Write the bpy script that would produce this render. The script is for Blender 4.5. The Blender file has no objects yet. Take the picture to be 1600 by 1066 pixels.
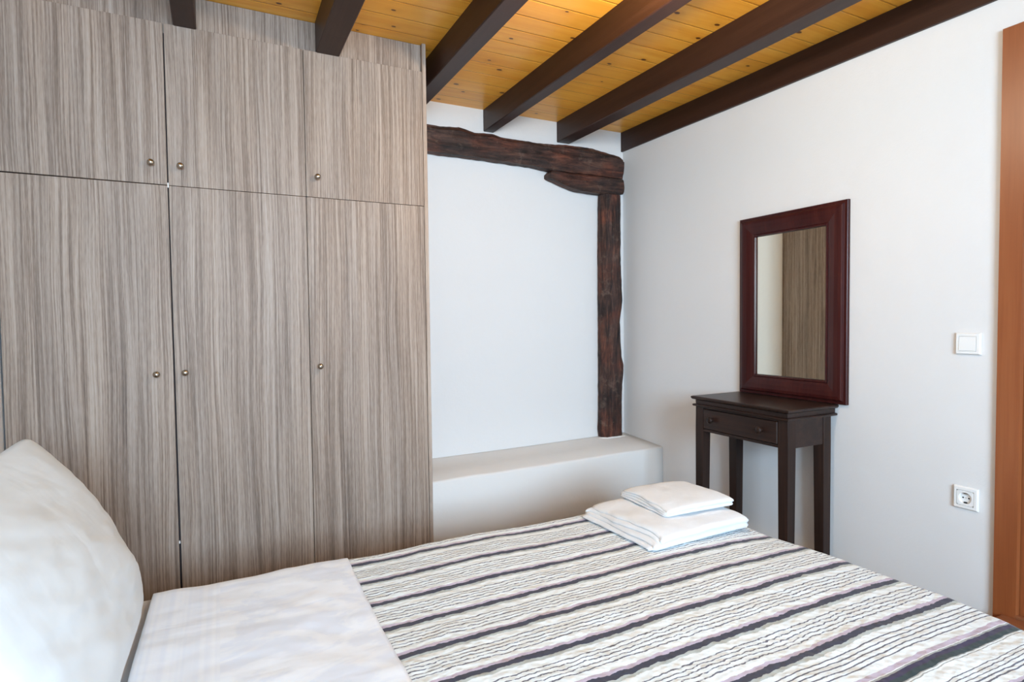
import bpy, bmesh, math, random
from mathutils import Vector, Matrix, noise

PI = math.pi
SC = bpy.context.scene
COL = SC.collection
random.seed(7)

# ------------------------------------------------------------------ camera
YAW, PITCH, ROLL, FPX = 0.46533, -0.034925, -0.011622, 905.0
cy_, sy_ = math.cos(YAW), math.sin(YAW)
cp, sp = math.cos(PITCH), math.sin(PITCH)
Fw = Vector((sy_ * cp, cy_ * cp, sp))
Up = Vector((-sy_ * sp, -cy_ * sp, cp))
Rt = Vector((cy_, -sy_, 0))
cr, sr = math.cos(ROLL), math.sin(ROLL)
R2 = Rt * cr + Up * sr
U2 = -Rt * sr + Up * cr
cam_d = bpy.data.cameras.new('camera')
cam = bpy.data.objects.new('camera', cam_d)
COL.objects.link(cam)
M = Matrix(((R2.x, U2.x, -Fw.x), (R2.y, U2.y, -Fw.y), (R2.z, U2.z, -Fw.z))).to_4x4()
M.translation = Vector((-2.46885, -3.20895, 1.25))
cam.matrix_world = M
cam_d.sensor_width = 36.0
cam_d.lens = FPX / 1600.0 * 36.0
cam_d.clip_start = 0.05
SC.camera = cam

# ------------------------------------------------------------------ world, light, exposure
world = bpy.data.worlds.new('world')
SC.world = world
world.use_nodes = True
wn = world.node_tree.nodes
bg = wn['Background']
bg.inputs['Color'].default_value = (0.62, 0.76, 1.0, 1)
bg.inputs['Strength'].default_value = 2.0

def area(name, loc, rot, sx, sy, power, color):
    d = bpy.data.lights.new(name, 'AREA')
    d.shape = 'RECTANGLE'; d.size = sx; d.size_y = sy
    d.energy = power; d.color = color
    o = bpy.data.objects.new(name, d)
    o.location = loc; o.rotation_euler = rot
    COL.objects.link(o)
    return o

# daylight coming in through the window in the wall behind the camera
area('window_daylight', (-2.35, -5.78, 1.76), (math.radians(87), 0, math.radians(-16)), 1.7, 1.3, 200, (0.57, 0.79, 1.0))
LAMP = 21.0            # watts of the warm ceiling lamp
SC.view_settings.view_transform = 'Standard'
SC.view_settings.look = 'None'
SC.view_settings.gamma = 1.0
SC.view_settings.exposure = 0.58
SC.view_settings.use_curve_mapping = False
SC.cycles.max_bounces = 10
SC.cycles.diffuse_bounces = 8
SC.cycles.sample_clamp_indirect = 6

# ------------------------------------------------------------------ mesh helpers
def tag(o, label=None, cat=None, group=None, kind=None):
    if label: o['label'] = label
    if cat: o['category'] = cat
    if group: o['group'] = group
    if kind: o['kind'] = kind
    return o

def thing(name, loc, label, cat, group=None, kind=None):
    o = bpy.data.objects.new(name, None)
    o.empty_display_size = 0.1
    o.location = loc
    COL.objects.link(o)
    return tag(o, label, cat, group, kind)

def origin(o):
    v = Vector((0, 0, 0))
    while o is not None:
        v = v + o.location
        o = o.parent
    return v

def obj(name, bm, mat, parent=None, smooth=False, loc=None):
    """bm is in world coordinates; the object sits at loc (default: parent's origin)."""
    base = origin(parent) if parent is not None else Vector((0, 0, 0))
    at = Vector(loc) if loc is not None else base
    bmesh.ops.translate(bm, verts=bm.verts, vec=-at)
    bmesh.ops.recalc_face_normals(bm, faces=bm.faces)
    me = bpy.data.meshes.new(name)
    bm.to_mesh(me); bm.free()
    if smooth:
        for p in me.polygons: p.use_smooth = True
    me.materials.append(mat)
    o = bpy.data.objects.new(name, me)
    COL.objects.link(o)
    if parent is not None:
        o.parent = parent
    o.location = at - base
    return o

def box(bm, x0, x1, y0, y1, z0, z1, bev=0.0, seg=1):
    m = Matrix.Translation(((x0 + x1) / 2, (y0 + y1) / 2, (z0 + z1) / 2)) @ Matrix.Diagonal((abs(x1 - x0), abs(y1 - y0), abs(z1 - z0), 1))
    r = bmesh.ops.create_cube(bm, size=1.0, matrix=m)
    if bev > 0:
        es = set()
        for v in r['verts']:
            for e in v.link_edges: es.add(e)
        bmesh.ops.bevel(bm, geom=list(es), offset=bev, segments=seg, affect='EDGES', profile=0.6)
    return bm

def B(x0, x1, y0, y1, z0, z1, bev=0.0, seg=1):
    return box(bmesh.new(), x0, x1, y0, y1, z0, z1, bev, seg)

def loft(bm, rings, cap=True, closed=False):
    """rings: lists of equally many points; sides between them, caps at the ends."""
    vs = [[bm.verts.new(p) for p in r] for r in rings]
    n = len(rings[0])
    pairs = list(zip(vs[:-1], vs[1:])) + ([(vs[-1], vs[0])] if closed else [])
    for a, b in pairs:
        for i in range(n):
            j = (i + 1) % n
            bm.faces.new((a[i], a[j], b[j], b[i]))
    if cap and not closed:
        bm.faces.new(vs[0]); bm.faces.new(vs[-1])
    return bm

def lathe(bm, prof, center, axis, seg=24):
    """prof: (radius, distance along axis)."""
    axis = Vector(axis).normalized()
    a = axis.orthogonal().normalized(); b = axis.cross(a)
    c = Vector(center)
    rings = []
    for r, h in prof:
        r = max(r, 1e-5)
        rings.append([c + axis * h + (a * math.cos(t) + b * math.sin(t)) * r for t in [2 * PI * k / seg for k in range(seg)]])
    return loft(bm, rings)

def fbm(p, s=1.0, o=3):
    return noise.fractal(Vector(p) * s, 1.0, 2.0, o)

# ------------------------------------------------------------------ material helpers
class NT:
    def __init__(self, name, rough=0.5, spec=0.5, metal=0.0):
        self.m = bpy.data.materials.new(name)
        self.m.use_nodes = True
        self.t = self.m.node_tree
        self.b = self.t.nodes['Principled BSDF']
        self.b.inputs['Roughness'].default_value = rough
        self.b.inputs['Specular IOR Level'].default_value = spec
        self.b.inputs['Metallic'].default_value = metal
    def n(self, typ, **kw):
        x = self.t.nodes.new(typ)
        for k, v in kw.items(): setattr(x, k, v)
        return x
    def put(self, sock, val):
        if isinstance(val, bpy.types.NodeSocket): self.t.links.new(val, sock)
        else: sock.default_value = val
    def coord(self, which='Object', scale=(1, 1, 1), loc=(0, 0, 0), src=None, rot=(0, 0, 0)):
        mp = self.n('ShaderNodeMapping')
        mp.inputs['Scale'].default_value = scale
        mp.inputs['Location'].default_value = loc
        mp.inputs['Rotation'].default_value = rot
        if src is None:
            src = self.n('ShaderNodeTexCoord').outputs[which]
        self.t.links.new(src, mp.inputs['Vector'])
        return mp.outputs['Vector']
    def noise(self, vec, scale=1.0, detail=3.0, rough=0.5, dist=0.0, w=None):
        x = self.n('ShaderNodeTexNoise')
        if w is not None:
            x.noise_dimensions = '4D'; self.put(x.inputs['W'], w)
        self.put(x.inputs['Vector'], vec)
        x.inputs['Scale'].default_value = scale
        x.inputs['Detail'].default_value = detail
        x.inputs['Roughness'].default_value = rough
        x.inputs['Distortion'].default_value = dist
        return x.outputs['Fac']
    def voronoi(self, vec, scale=1.0, feature='F1', rnd=1.0, dims='2D'):
        x = self.n('ShaderNodeTexVoronoi', feature=feature, voronoi_dimensions=dims)
        self.put(x.inputs['Vector'], vec)
        x.inputs['Scale'].default_value = scale
        x.inputs['Randomness'].default_value = rnd
        return x
    def math(self, op, a, b=None, c=None, clamp=False):
        x = self.n('ShaderNodeMath', operation=op, use_clamp=clamp)
        self.put(x.inputs[0], a)
        if b is not None: self.put(x.inputs[1], b)
        if c is not None: self.put(x.inputs[2], c)
        return x.outputs[0]
    def ramp(self, fac, stops, interp='LINEAR'):
        x = self.n('ShaderNodeValToRGB')
        x.color_ramp.interpolation = interp
        el = x.color_ramp.elements
        while len(el) > 1: el.remove(el[-1])
        el[0].position = stops[0][0]; el[0].color = col(stops[0][1])
        for p, c in stops[1:]:
            e = el.new(p); e.color = col(c)
        self.put(x.inputs['Fac'], fac)
        return x.outputs['Color']
    def mix(self, fac, a, b, mode='MIX'):
        x = self.n('ShaderNodeMix', data_type='RGBA', blend_type=mode)
        self.put(x.inputs['Factor'], fac)
        self.put(x.inputs['A'] if 0 else x.inputs[6], a)
        self.put(x.inputs[7], b)
        return x.outputs[2]
    def base(self, c): self.put(self.b.inputs['Base Color'], c)
    def bump(self, h, strength=0.3, dist=0.01, normal=None):
        x = self.n('ShaderNodeBump')
        x.inputs['Strength'].default_value = strength
        x.inputs['Distance'].default_value = dist
        self.put(x.inputs['Height'], h)
        if normal is not None: self.put(x.inputs['Normal'], normal)
        self.t.links.new(x.outputs['Normal'], self.b.inputs['Normal'])
        return x.outputs['Normal']

def col(c):
    if isinstance(c, (int, float)): return (c, c, c, 1)
    return (c[0], c[1], c[2], 1) if len(c) == 3 else tuple(c)

def simple(name, c, rough=0.5, spec=0.5, metal=0.0):
    m = NT(name, rough, spec, metal); m.base(col(c)); return m.m

def plaster(name, c, bump=0.12):
    m = NT(name, 0.9, 0.2)
    v = m.coord('Object')
    n1 = m.noise(v, 2.2, 4, 0.5)
    d = tuple(x * 0.965 for x in c)
    m.base(m.mix(n1, col(d), col(c)))
    m.bump(m.math('ADD', m.noise(v, 9, 5, 0.6), m.math('MULTIPLY', m.noise(v, 90, 3), 0.12)), bump, 0.02)
    return m.m

MAT = {}
MAT['wall'] = plaster('white_plaster', (0.72, 0.72, 0.715))
MAT['ledge'] = plaster('ledge_plaster', (0.73, 0.73, 0.715), 0.12)
MAT['cream'] = plaster('cream_wall_plaster', (0.79, 0.78, 0.75))

def laminate(name, k=1.0):
    m = NT(name, 0.5, 0.25)
    oi = m.n('ShaderNodeObjectInfo')
    w = m.math('MULTIPLY', oi.outputs['Random'], 37.0)
    warp = m.noise(m.coord('Object', (5, 5, 1.3)), 1.0, 2, 0.5, w=w)
    tc = m.n('ShaderNodeTexCoord').outputs['Object']
    off = m.n('ShaderNodeCombineXYZ')
    m.put(off.inputs[0], m.math('MULTIPLY', m.math('SUBTRACT', warp, 0.5), 0.035))
    va = m.n('ShaderNodeVectorMath', operation='ADD')
    m.put(va.inputs[0], tc); m.put(va.inputs[1], off.outputs[0])
    v = va.outputs[0]
    broad = m.noise(m.coord(scale=(13, 13, 0.35), src=v), 1.0, 2, 0.5, w=w)
    mid = m.noise(m.coord(scale=(62, 62, 0.8), src=v), 1.0, 3, 0.6, w=w)
    fine = m.noise(m.coord(scale=(190, 190, 1.6), src=v), 1.0, 3, 0.6, w=w)
    tick = m.noise(m.coord(scale=(330, 330, 26), src=v), 1.0, 2, 0.6, w=w)
    t = m.math('ADD', m.math('MULTIPLY', mid, 0.32), m.math('MULTIPLY', fine, 0.55))
    t = m.math('ADD', t, m.math('MULTIPLY', broad, 0.13))
    t = m.math('ADD', t, m.math('MULTIPLY', m.math('SUBTRACT', tick, 0.5), 0.20))
    c = m.ramp(t, [(0.34, (0.150 * k, 0.112 * k, 0.090 * k)), (0.45, (0.268 * k, 0.205 * k, 0.165 * k)),
                   (0.53, (0.385 * k, 0.310 * k, 0.258 * k)), (0.62, (0.475 * k, 0.40 * k, 0.345 * k)), (0.74, (0.55 * k, 0.49 * k, 0.44 * k))])
    tint = m.noise(m.coord(scale=(17, 17, 0.5), src=v), 1.0, 1, 0.5, w=m.math('ADD', w, 5.0))
    c = m.mix(1.0, c, (0.86, 0.835, 0.80, 1), 'MULTIPLY')
    c = m.mix(m.ramp(tint, [(0.4, 0.0), (0.62, 0.30)]), c, m.mix(1.0, c, (0.86, 0.93, 1.02, 1), 'MULTIPLY'))
    m.base(c)
    m.bump(t, 0.12, 0.002)
    return m.m
MAT['laminate'] = laminate('grey_brown_streaked_laminate')
MAT['laminate_edge'] = laminate('laminate_edging', 1.1)

def pine():
    m = NT('varnished_pine_boards', 0.34, 0.45)
    W = 0.12
    tc = m.n('ShaderNodeTexCoord').outputs['Object']
    s = m.n('ShaderNodeSeparateXYZ'); m.put(s.inputs[0], tc)
    yy = m.math('ADD', s.outputs[1], 12.0 - 0.005)
    q = m.math('DIVIDE', yy, W)
    idx = m.math('FLOOR', q)
    fr = m.math('FRACT', q)
    rnd = m.n('ShaderNodeTexWhiteNoise', noise_dimensions='1D'); m.put(rnd.inputs['W'], idx)
    offs = m.math('MULTIPLY', rnd.outputs['Value'], 41.0)
    cb = m.n('ShaderNodeCombineXYZ')
    m.put(cb.inputs[0], m.math('ADD', s.outputs[0], offs)); m.put(cb.inputs[1], s.outputs[1]); m.put(cb.inputs[2], offs)
    v = cb.outputs[0]
    grain = m.noise(m.coord(scale=(1.1, 16, 1), src=v), 1.0, 4, 0.55, 1.6)
    fine = m.noise(m.coord(scale=(5, 170, 1), src=v), 1.0, 2, 0.6)
    t = m.math('ADD', m.math('MULTIPLY', grain, 0.82), m.math('MULTIPLY', fine, 0.18))
    c = m.ramp(t, [(0.28, (0.78, 0.30, 0.026)), (0.46, (0.88, 0.395, 0.045)), (0.6, (0.93, 0.46, 0.062)), (0.78, (0.95, 0.53, 0.09))])
    c = m.mix(m.math('MULTIPLY', rnd.outputs['Value'], 0.22), c, (0.66, 0.27, 0.03, 1))
    # knots: sparse round cells
    vo = m.voronoi(m.coord(scale=(4.6, 7.5, 0.0), src=v), 1.0)
    sep = m.n('ShaderNodeSeparateColor'); m.put(sep.inputs[0], vo.outputs['Color'])
    keep = m.math('GREATER_THAN', sep.outputs[0], 0.40)
    size = m.math('MULTIPLY_ADD', sep.outputs[1], 0.040, 0.028)
    kn = m.math('MULTIPLY', m.math('SUBTRACT', 1.25, m.math('DIVIDE', vo.outputs['Distance'], size)), 3.0, clamp=True)
    kn = m.math('MULTIPLY', kn, keep)
    halo = m.math('MULTIPLY', m.math('SUBTRACT', 1.0, m.math('MULTIPLY', vo.outputs['Distance'], 4.5), clamp=True), keep)
    c = m.mix(m.math('MULTIPLY', halo, 0.45), c, (0.62, 0.24, 0.025, 1))
    c = m.mix(m.math('MULTIPLY', kn, 0.92), c, (0.09, 0.022, 0.006, 1))
    # seam between boards
    d = m.math('ABSOLUTE', m.math('SUBTRACT', fr, 0.5))
    seam = m.math('GREATER_THAN', d, 0.487)
    c = m.mix(m.math('MULTIPLY', seam, 0.65), c, (0.22, 0.075, 0.012, 1))
    m.base(c)
    groove = m.ramp(d, [(0.455, 1.0), (0.492, 0.0), (0.5, 0.0)])
    m.bump(groove, 0.5, 0.004)
    return m.m
MAT['pine'] = pine()

def wood(name, lo, mid, hi, axis='y', rough=0.4, fs=1.0, bump=0.1, spec=0.5, coat=0.0):
    m = NT(name, rough, spec)
    A = {'x': (1.2, 26, 26), 'y': (26, 1.2, 26), 'z': (26, 26, 1.2)}[axis]
    F = {'x': (4, 160, 160), 'y': (160, 4, 160), 'z': (160, 160, 4)}[axis]
    oi = m.n('ShaderNodeObjectInfo')
    w = m.math('MULTIPLY', oi.outputs['Random'], 19.0)
    g = m.noise(m.coord('Object', tuple(a * fs for a in A)), 1.0, 4, 0.6, 0.6, w=w)
    f = m.noise(m.coord('Object', tuple(a * fs for a in F)), 1.0, 2, 0.5, w=w)
    t = m.math('ADD', m.math('MULTIPLY', g, 0.7), m.math('MULTIPLY', f, 0.3))
    m.base(m.ramp(t, [(0.3, lo), (0.5, mid), (0.72, hi)]))
    m.bump(t, bump, 0.003)
    m.b.inputs['Coat Weight'].default_value = coat
    m.b.inputs['Coat Roughness'].default_value = 0.25
    return m.m

MAT['rafter'] = wood('dark_stained_rafter', (0.022, 0.008, 0.0055), (0.032, 0.013, 0.009), (0.046, 0.020, 0.013), 'y', 0.45, bump=0.05, spec=0.35)
MAT['mahogany'] = wood('mahogany_lacquer', (0.022, 0.0035, 0.0035), (0.040, 0.0065, 0.006), (0.068, 0.014, 0.010), 'z', 0.33, 0.8, 0.03, 0.28, 0.0)
MAT['walnut'] = wood('dark_walnut', (0.011, 0.006, 0.0045), (0.023, 0.0115, 0.0085), (0.052, 0.024, 0.015), 'z', 0.45, 1.0, 0.12, 0.25)
MAT['walnut_y'] = wood('dark_walnut_along', (0.011, 0.006, 0.0045), (0.022, 0.011, 0.0085), (0.048, 0.022, 0.015), 'y', 0.36, 1.0, 0.12, 0.3)
MAT['doorwood'] = wood('reddish_door_wood', (0.21, 0.055, 0.015), (0.26, 0.075, 0.022), (0.32, 0.105, 0.034), 'z', 0.4, 0.8, 0.04)
MAT['stepwood'] = wood('doorstep_wood', (0.17, 0.05, 0.018), (0.24, 0.085, 0.035), (0.30, 0.12, 0.05), 'y', 0.4, 0.8, 0.04)
MAT['headboard'] = wood('headboard_wood', (0.10, 0.05, 0.025), (0.15, 0.08, 0.04), (0.2, 0.11, 0.06), 'y', 0.4)

def old_wood():
    m = NT('old_hewn_oak', 0.62, 0.35)
    tc = m.coord('UV', (1, 1, 1))
    g = m.noise(m.coord('UV', (4.5, 34, 1)), 1.0, 6, 0.7, 0.8)
    patch = m.noise(m.coord('Object', (5, 5, 5)), 1.0, 4, 0.6)
    red = m.noise(m.coord('Object', (4, 4, 7), (3, 1, 8)), 1.0, 3, 0.5)
    dust = m.noise(m.coord('Object', (17, 17, 17), (7, 0, 2)), 1.0, 5, 0.7)
    c = m.ramp(g, [(0.36, (0.010, 0.006, 0.005)), (0.5, (0.042, 0.020, 0.015)), (0.66, (0.10, 0.047, 0.032))])
    c = m.mix(m.ramp(red, [(0.48, 0.0), (0.66, 0.8)]), c, m.mix(1.0, c, (2.0, 1.2, 0.88, 1), 'MULTIPLY'))
    c = m.mix(m.ramp(patch, [(0.4, 0.75), (0.56, 0.0)]), c, m.mix(1.0, c, (0.45, 0.5, 0.55, 1), 'MULTIPLY'))
    c = m.mix(m.ramp(dust, [(0.56, 0.0), (0.75, 0.45)]), c, (0.19, 0.13, 0.10, 1))
    m.base(c)
    m.bump(m.math('ADD', g, m.math('MULTIPLY', dust, 0.9)), 0.6, 0.006)
    return m.m
MAT['oldwood'] = old_wood()

def floor_mat():
    m = NT('parquet', 0.4)
    br = m.n('ShaderNodeTexBrick')
    m.put(br.inputs['Vector'], m.coord('Object'))
    br.inputs['Scale'].default_value = 1.0
    br.inputs['Brick Width'].default_value = 0.9
    br.inputs['Row Height'].default_value = 0.09
    br.inputs['Mortar Size'].default_value = 0.0015
    br.inputs['Color1'].default_value = (0.36, 0.25, 0.16, 1)
    br.inputs['Color2'].default_value = (0.44, 0.32, 0.21, 1)
    br.inputs['Mortar'].default_value = (0.10, 0.05, 0.02, 1)
    g = m.noise(m.coord('Object', (2, 50, 1)), 1.0, 4)
    m.base(m.mix(m.math('MULTIPLY', g, 0.5), br.outputs['Color'], (0.25, 0.12, 0.05, 1)))
    return m.m
MAT['floor'] = floor_mat()

def terry(name, c=(0.77, 0.81, 0.84)):
    m = NT(name, 0.95, 0.15)
    v = m.coord('Object')
    m.base(m.mix(m.noise(v, 60, 3), col(tuple(x * 0.93 for x in c)), col(c)))
    m.b.inputs['Sheen Weight'].default_value = 0.25
    m.bump(m.math('ADD', m.noise(v, 420, 2, 0.6), m.math('MULTIPLY', m.noise(v, 25, 3), 1.2)), 0.55, 0.003)
    return m.m
MAT['terry'] = terry('white_terry')

def cotton(name, c, brocade=False):
    m = NT(name, 0.75, 0.2)
    v = m.coord('Object')
    base = m.mix(m.noise(v, 3, 2), col(tuple(x * 0.975 for x in c)), col(c))
    if brocade:
        n = m.noise(m.coord('Object', (5, 9, 1)), 1.0, 4, 0.65, 0.6)
        edge = m.ramp(n, [(0.47, 0.0), (0.55, 1.0)])
        stripe = m.noise(m.coord('Object', (70, 0.2, 0)), 1.0, 1)
        s = m.n('ShaderNodeSeparateXYZ'); m.put(s.inputs[0], v)
        band = m.math('LESS_THAN', s.outputs[0], -2.49)
        patt = m.mix(band, edge, m.ramp(stripe, [(0.4, 0.0), (0.6, 0.7)]))
        base = m.mix(patt, base, m.mix(1.0, base, (0.90, 0.92, 0.965, 1), 'MULTIPLY'))
    m.base(base)
    w = m.noise(m.coord('Object', (3.2, 7, 3.2)), 1.0, 3, 0.5, 0.5)
    m.bump(m.math('ADD', w, m.math('MULTIPLY', m.noise(v, 700, 1), 0.01)), 0.25, 0.02)
    m.b.inputs['Sheen Weight'].default_value = 0.1
    return m.m
MAT['sheet'] = cotton('white_damask_sheet', (0.80, 0.865, 0.94), True)
MAT['bottom_sheet'] = cotton('plain_bottom_sheet', (0.72, 0.73, 0.75))
MAT['pillow'] = cotton('white_pillowcase', (0.69, 0.755, 0.80))

def coverlet_mat():
    m = NT('striped_quilted_cotton', 0.85, 0.2)
    P = 0.141
    uv = m.n('ShaderNodeTexCoord').outputs['UV']
    s = m.n('ShaderNodeSeparateXYZ'); m.put(s.inputs[0], uv)
    u, v = s.outputs[0], s.outputs[1]
    puck = m.noise(m.coord(scale=(42, 34, 1), src=uv), 1.0, 2, 0.5)
    puck2 = m.noise(m.coord(scale=(9, 9, 1), src=uv), 1.0, 2, 0.5)
    # v runs along world y (negative towards the camera); d = distance past the first dark stripe
    far = m.math('ADD', m.math('MULTIPLY', m.math('SUBTRACT', puck, 0.5), 0.014), m.math('MULTIPLY', m.math('SUBTRACT', puck2, 0.5), 0.012))
    vv = m.math('ADD', v, far)
    d = m.math('SUBTRACT', -1.352 + 0.022, vv)
    t = m.math('FRACT', m.math('DIVIDE', d, P))
    white = (0.75, 0.825, 0.855); lav = (0.50, 0.45, 0.56); navy = (0.052, 0.054, 0.080); gg = (0.44, 0.50, 0.50)
    ln = (0.13, 0.14, 0.19)
    def st(x): return x / P
    stops = [(0.0, white), (st(0.003), lav), (st(0.0135), navy), (st(0.0315), gg), (st(0.042), white)]
    for k in range(5):
        a = 0.066 + 0.0135 * k
        stops += [(st(a), ln), (st(a + 0.0034), white)]
    c1 = m.ramp(t, stops, 'CONSTANT')
    # wide border group near the camera side
    v2 = m.math('ADD', v, m.math('MULTIPLY', far, 0.45))
    e = m.math('DIVIDE', m.math('SUBTRACT', -2.36, v2), 0.30)
    def s2(y): return (-2.36 - y) / 0.30
    navy2 = (0.050, 0.040, 0.085); grn = (0.035, 0.055, 0.06); gl = (0.33, 0.36, 0.37)
    st2 = [(0.0, white)]
    for k in range(5):
        y = -2.375 - 0.0135 * k
        st2 += [(s2(y), ln), (s2(y - 0.0035), white)]
    st2 += [(s2(-2.455), lav), (s2(-2.468), white), (s2(-2.471), gl), (s2(-2.475), navy2), (s2(-2.488), grn), (s2(-2.502), gl), (s2(-2.505), white), (s2(-2.508), gl), (s2(-2.511), white)]
    for k in range(5):
        y = -2.544 - 0.0095 * k
        st2 += [(s2(y), ln), (s2(y - 0.0032), white)]
    c2 = m.ramp(e, st2[:31], 'CONSTANT')
    inborder = m.math('MULTIPLY', m.math('LESS_THAN', vv, -2.36), m.math('GREATER_THAN', vv, -2.60))
    c = m.mix(inborder, c1, c2)
    # the fine lines break up in the puckers
    brk = m.noise(m.coord(scale=(95, 140, 1), src=uv), 1.0, 1, 0.5)
    far_m = m.math('GREATER_THAN', vv, -2.30)
    thin = m.math('MULTIPLY', m.math('GREATER_THAN', t, st(0.06)), far_m)
    c = m.mix(m.math('MULTIPLY', m.math('MULTIPLY', thin, m.ramp_f(brk, 0.56, 0.66)), 0.6), c, col(white))
    tint = m.noise(m.coord(scale=(30, 30, 1), src=uv), 1.0, 2)
    c = m.mix(m.math('MULTIPLY', tint, 0.25), c, m.mix(1.0, c, (0.90, 0.95, 0.97, 1), 'MULTIPLY'))
    m.base(c)
    vo = m.voronoi(m.coord(scale=(44, 62, 1), src=uv), 1.0, 'SMOOTH_F1')
    h = m.math('ADD', m.math('MULTIPLY', vo.outputs['Distance'], -0.8), m.math('MULTIPLY', puck, 0.9))
    m.bump(h, 0.55, 0.006)
    m.b.inputs['Sheen Weight'].default_value = 0.1
    return m.m
def ramp_f(self, f, a, b):
    x = self.n('ShaderNodeMapRange')
    self.put(x.inputs['Value'], f)
    x.inputs['From Min'].default_value = a; x.inputs['From Max'].default_value = b
    return x.outputs['Result']
NT.ramp_f = ramp_f
MAT['coverlet'] = coverlet_mat()

MAT['knob'] = simple('aged_nickel', (0.42, 0.37, 0.31), 0.22, 0.5, 1.0)
MAT['plastic'] = simple('white_plastic', (0.80, 0.81, 0.80), 0.3)
MAT['hole'] = simple('dark_socket_hole', (0.02, 0.02, 0.02), 0.5)
MAT['metal'] = simple('bare_metal', (0.55, 0.53, 0.5), 0.35, 0.5, 1.0)
MAT['glass_mirror'] = simple('mirror_silvering', (0.80, 0.77, 0.66), 0.012, 0.5, 1.0)
MAT['gap_shade'] = simple('carcass_gap_shade', (0.03, 0.02, 0.02), 0.8)  # shade in the wardrobe door gaps, put into a dark carcass colour
MAT['white_paint'] = simple('white_paint', (0.8, 0.8, 0.78), 0.4)
MAT['bedwood'] = MAT['headboard']
lm = NT('warm_lamp_glass', 0.4)
lm.base((1, 0.85, 0.6, 1))
lm.b.inputs['Emission Color'].default_value = (1.0, 0.72, 0.36, 1)
lm.b.inputs['Emission Strength'].default_value = 6.0
MAT['lampglass'] = lm.m
MAT['glass'] = None
g = NT('window_glass', 0.0)
g.base((1, 1, 1, 1)); g.b.inputs['Transmission Weight'].default_value = 1.0; g.b.inputs['IOR'].default_value = 1.45
MAT['glass'] = g.m

# ------------------------------------------------------------------ the room
XL, YF = -3.146, -5.40          # left wall, wall behind the camera
def cz(y): return 2.514 + 0.014 * y        # underside of the boards, falls slightly towards the camera
def rz(y): return cz(y) - 0.129            # underside of the rafters

def struct(name, bm, mat, parent=None):
    o = obj(name, bm, mat, parent)
    o['kind'] = 'structure'
    return o

struct('floor', B(XL - 0.15, 1.4, YF - 0.15, 0.15, -0.1, 0.0), MAT['floor'])
bm = bmesh.new()
loft(bm, [[(x, 0.15, cz(0.15)), (x, YF - 0.15, cz(YF - 0.15)), (x, YF - 0.15, cz(YF - 0.15) + 0.1), (x, 0.15, cz(0.15) + 0.1)] for x in (XL - 0.15, 0.15)])
struct('ceiling', bm, MAT['pine'])
struct('wall_back', B(XL - 0.15, 0.15, 0.0, 0.15, 0, 2.52), MAT['wall'])
struct('wall_left', B(XL - 0.15, XL, YF, 0.0, 0, 2.52), MAT['wall'])
DY0, DY1, DTOP, SILL = -2.212, -3.02, 2.17, 0.19        # door opening
bm = bmesh.new()
box(bm, 0, 0.15, DY0, 0.0, 0, 2.52)
box(bm, 0, 0.15, DY1, DY0, DTOP, 2.52)
box(bm, 0, 0.15, YF, DY1, 0, 2.52)
box(bm, 0, 0.15, DY1, DY0, 0, SILL)
struct('wall_right', bm, MAT['wall'])
WX0, WX1, WZ0, WZ1 = -3.08, -1.30, 1.0, 2.34
bm = bmesh.new()
box(bm, XL - 0.15, WX0, YF - 0.15, YF, 0, 2.52)
box(bm, WX1, 0.15, YF - 0.15, YF, 0, 2.52)
box(bm, WX0, WX1, YF - 0.15, YF, 0, WZ0)
box(bm, WX0, WX1, YF - 0.15, YF, WZ1, 2.52)
struct('wall_front', bm, MAT['wall'])
# window frame behind the camera
bm = bmesh.new()
ya, yb = YF - 0.11, YF - 0.05
for a in ((WX0, WX0 + 0.05, WZ0, WZ1), (WX1 - 0.05, WX1, WZ0, WZ1), (WX0 + .05, WX1 - .05, WZ0, WZ0 + 0.05), (WX0 + .05, WX1 - .05, WZ1 - 0.05, WZ1), (-2.215, -2.165, WZ0 + .05, WZ1 - .05)):
    box(bm, a[0], a[1], ya, yb, a[2], a[3])
win = struct('window_1', bm, MAT['white_paint'])

# ------------------------------------------------------------------ door at the right edge
door = thing('door_1', (0, DY0, SILL), None, None, kind='structure')
bm = bmesh.new()
CW = 0.070
yo = DY0 + CW - 0.008
loft(bm, [[(-0.016, yo, 0.0), (0.0, yo, 0.0), (0.0, yo - CW, 0.0), (-0.016, yo - CW + 0.003, 0.0)],
          [(-0.016, yo, 2.242), (0.0, yo, 2.242), (0.0, yo - CW, 2.242 - CW), (-0.016, yo - CW + 0.003, 2.242 - CW)],
          [(-0.016, -3.09, 2.242), (0.0, -3.09, 2.242), (0.0, -3.02, 2.242 - CW), (-0.016, -3.02, 2.242 - CW)],
          [(-0.016, -3.09, SILL), (0.0, -3.09, SILL), (0.0, -3.02, SILL), (-0.016, -3.02, SILL)]])
obj('casing', bm, MAT['doorwood'], door)
bm = bmesh.new()
box(bm, 0.004, 0.15, DY0 - 0.022, DY0 - 0.001, SILL, DTOP)
box(bm, 0.004, 0.15, DY1 + 0.001, DY1 + 0.022, SILL, DTOP)
box(bm, 0.004, 0.15, DY1 + 0.022, DY0 - 0.022, DTOP - 0.022, DTOP - 0.001)
obj('jamb', bm, MAT['doorwood'], door)
obj('threshold', B(0.0005, 0.15, DY1 + 0.0225, DY0 - 0.0225, SILL + 0.0005, SILL + 0.012, 0.002), MAT['stepwood'], door)
obj('door_leaf', B(0.075, 0.115, DY1 + 0.0225, DY0 - 0.0225, SILL + 0.013, DTOP - 0.024, 0.002), MAT['doorwood'], door)
bm = bmesh.new()
lathe(bm, [(0.025, 0), (0.025, -0.008), (0.009, -0.01), (0.009, -0.05)], (0.074, -2.95, 1.2), (1, 0, 0))
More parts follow.
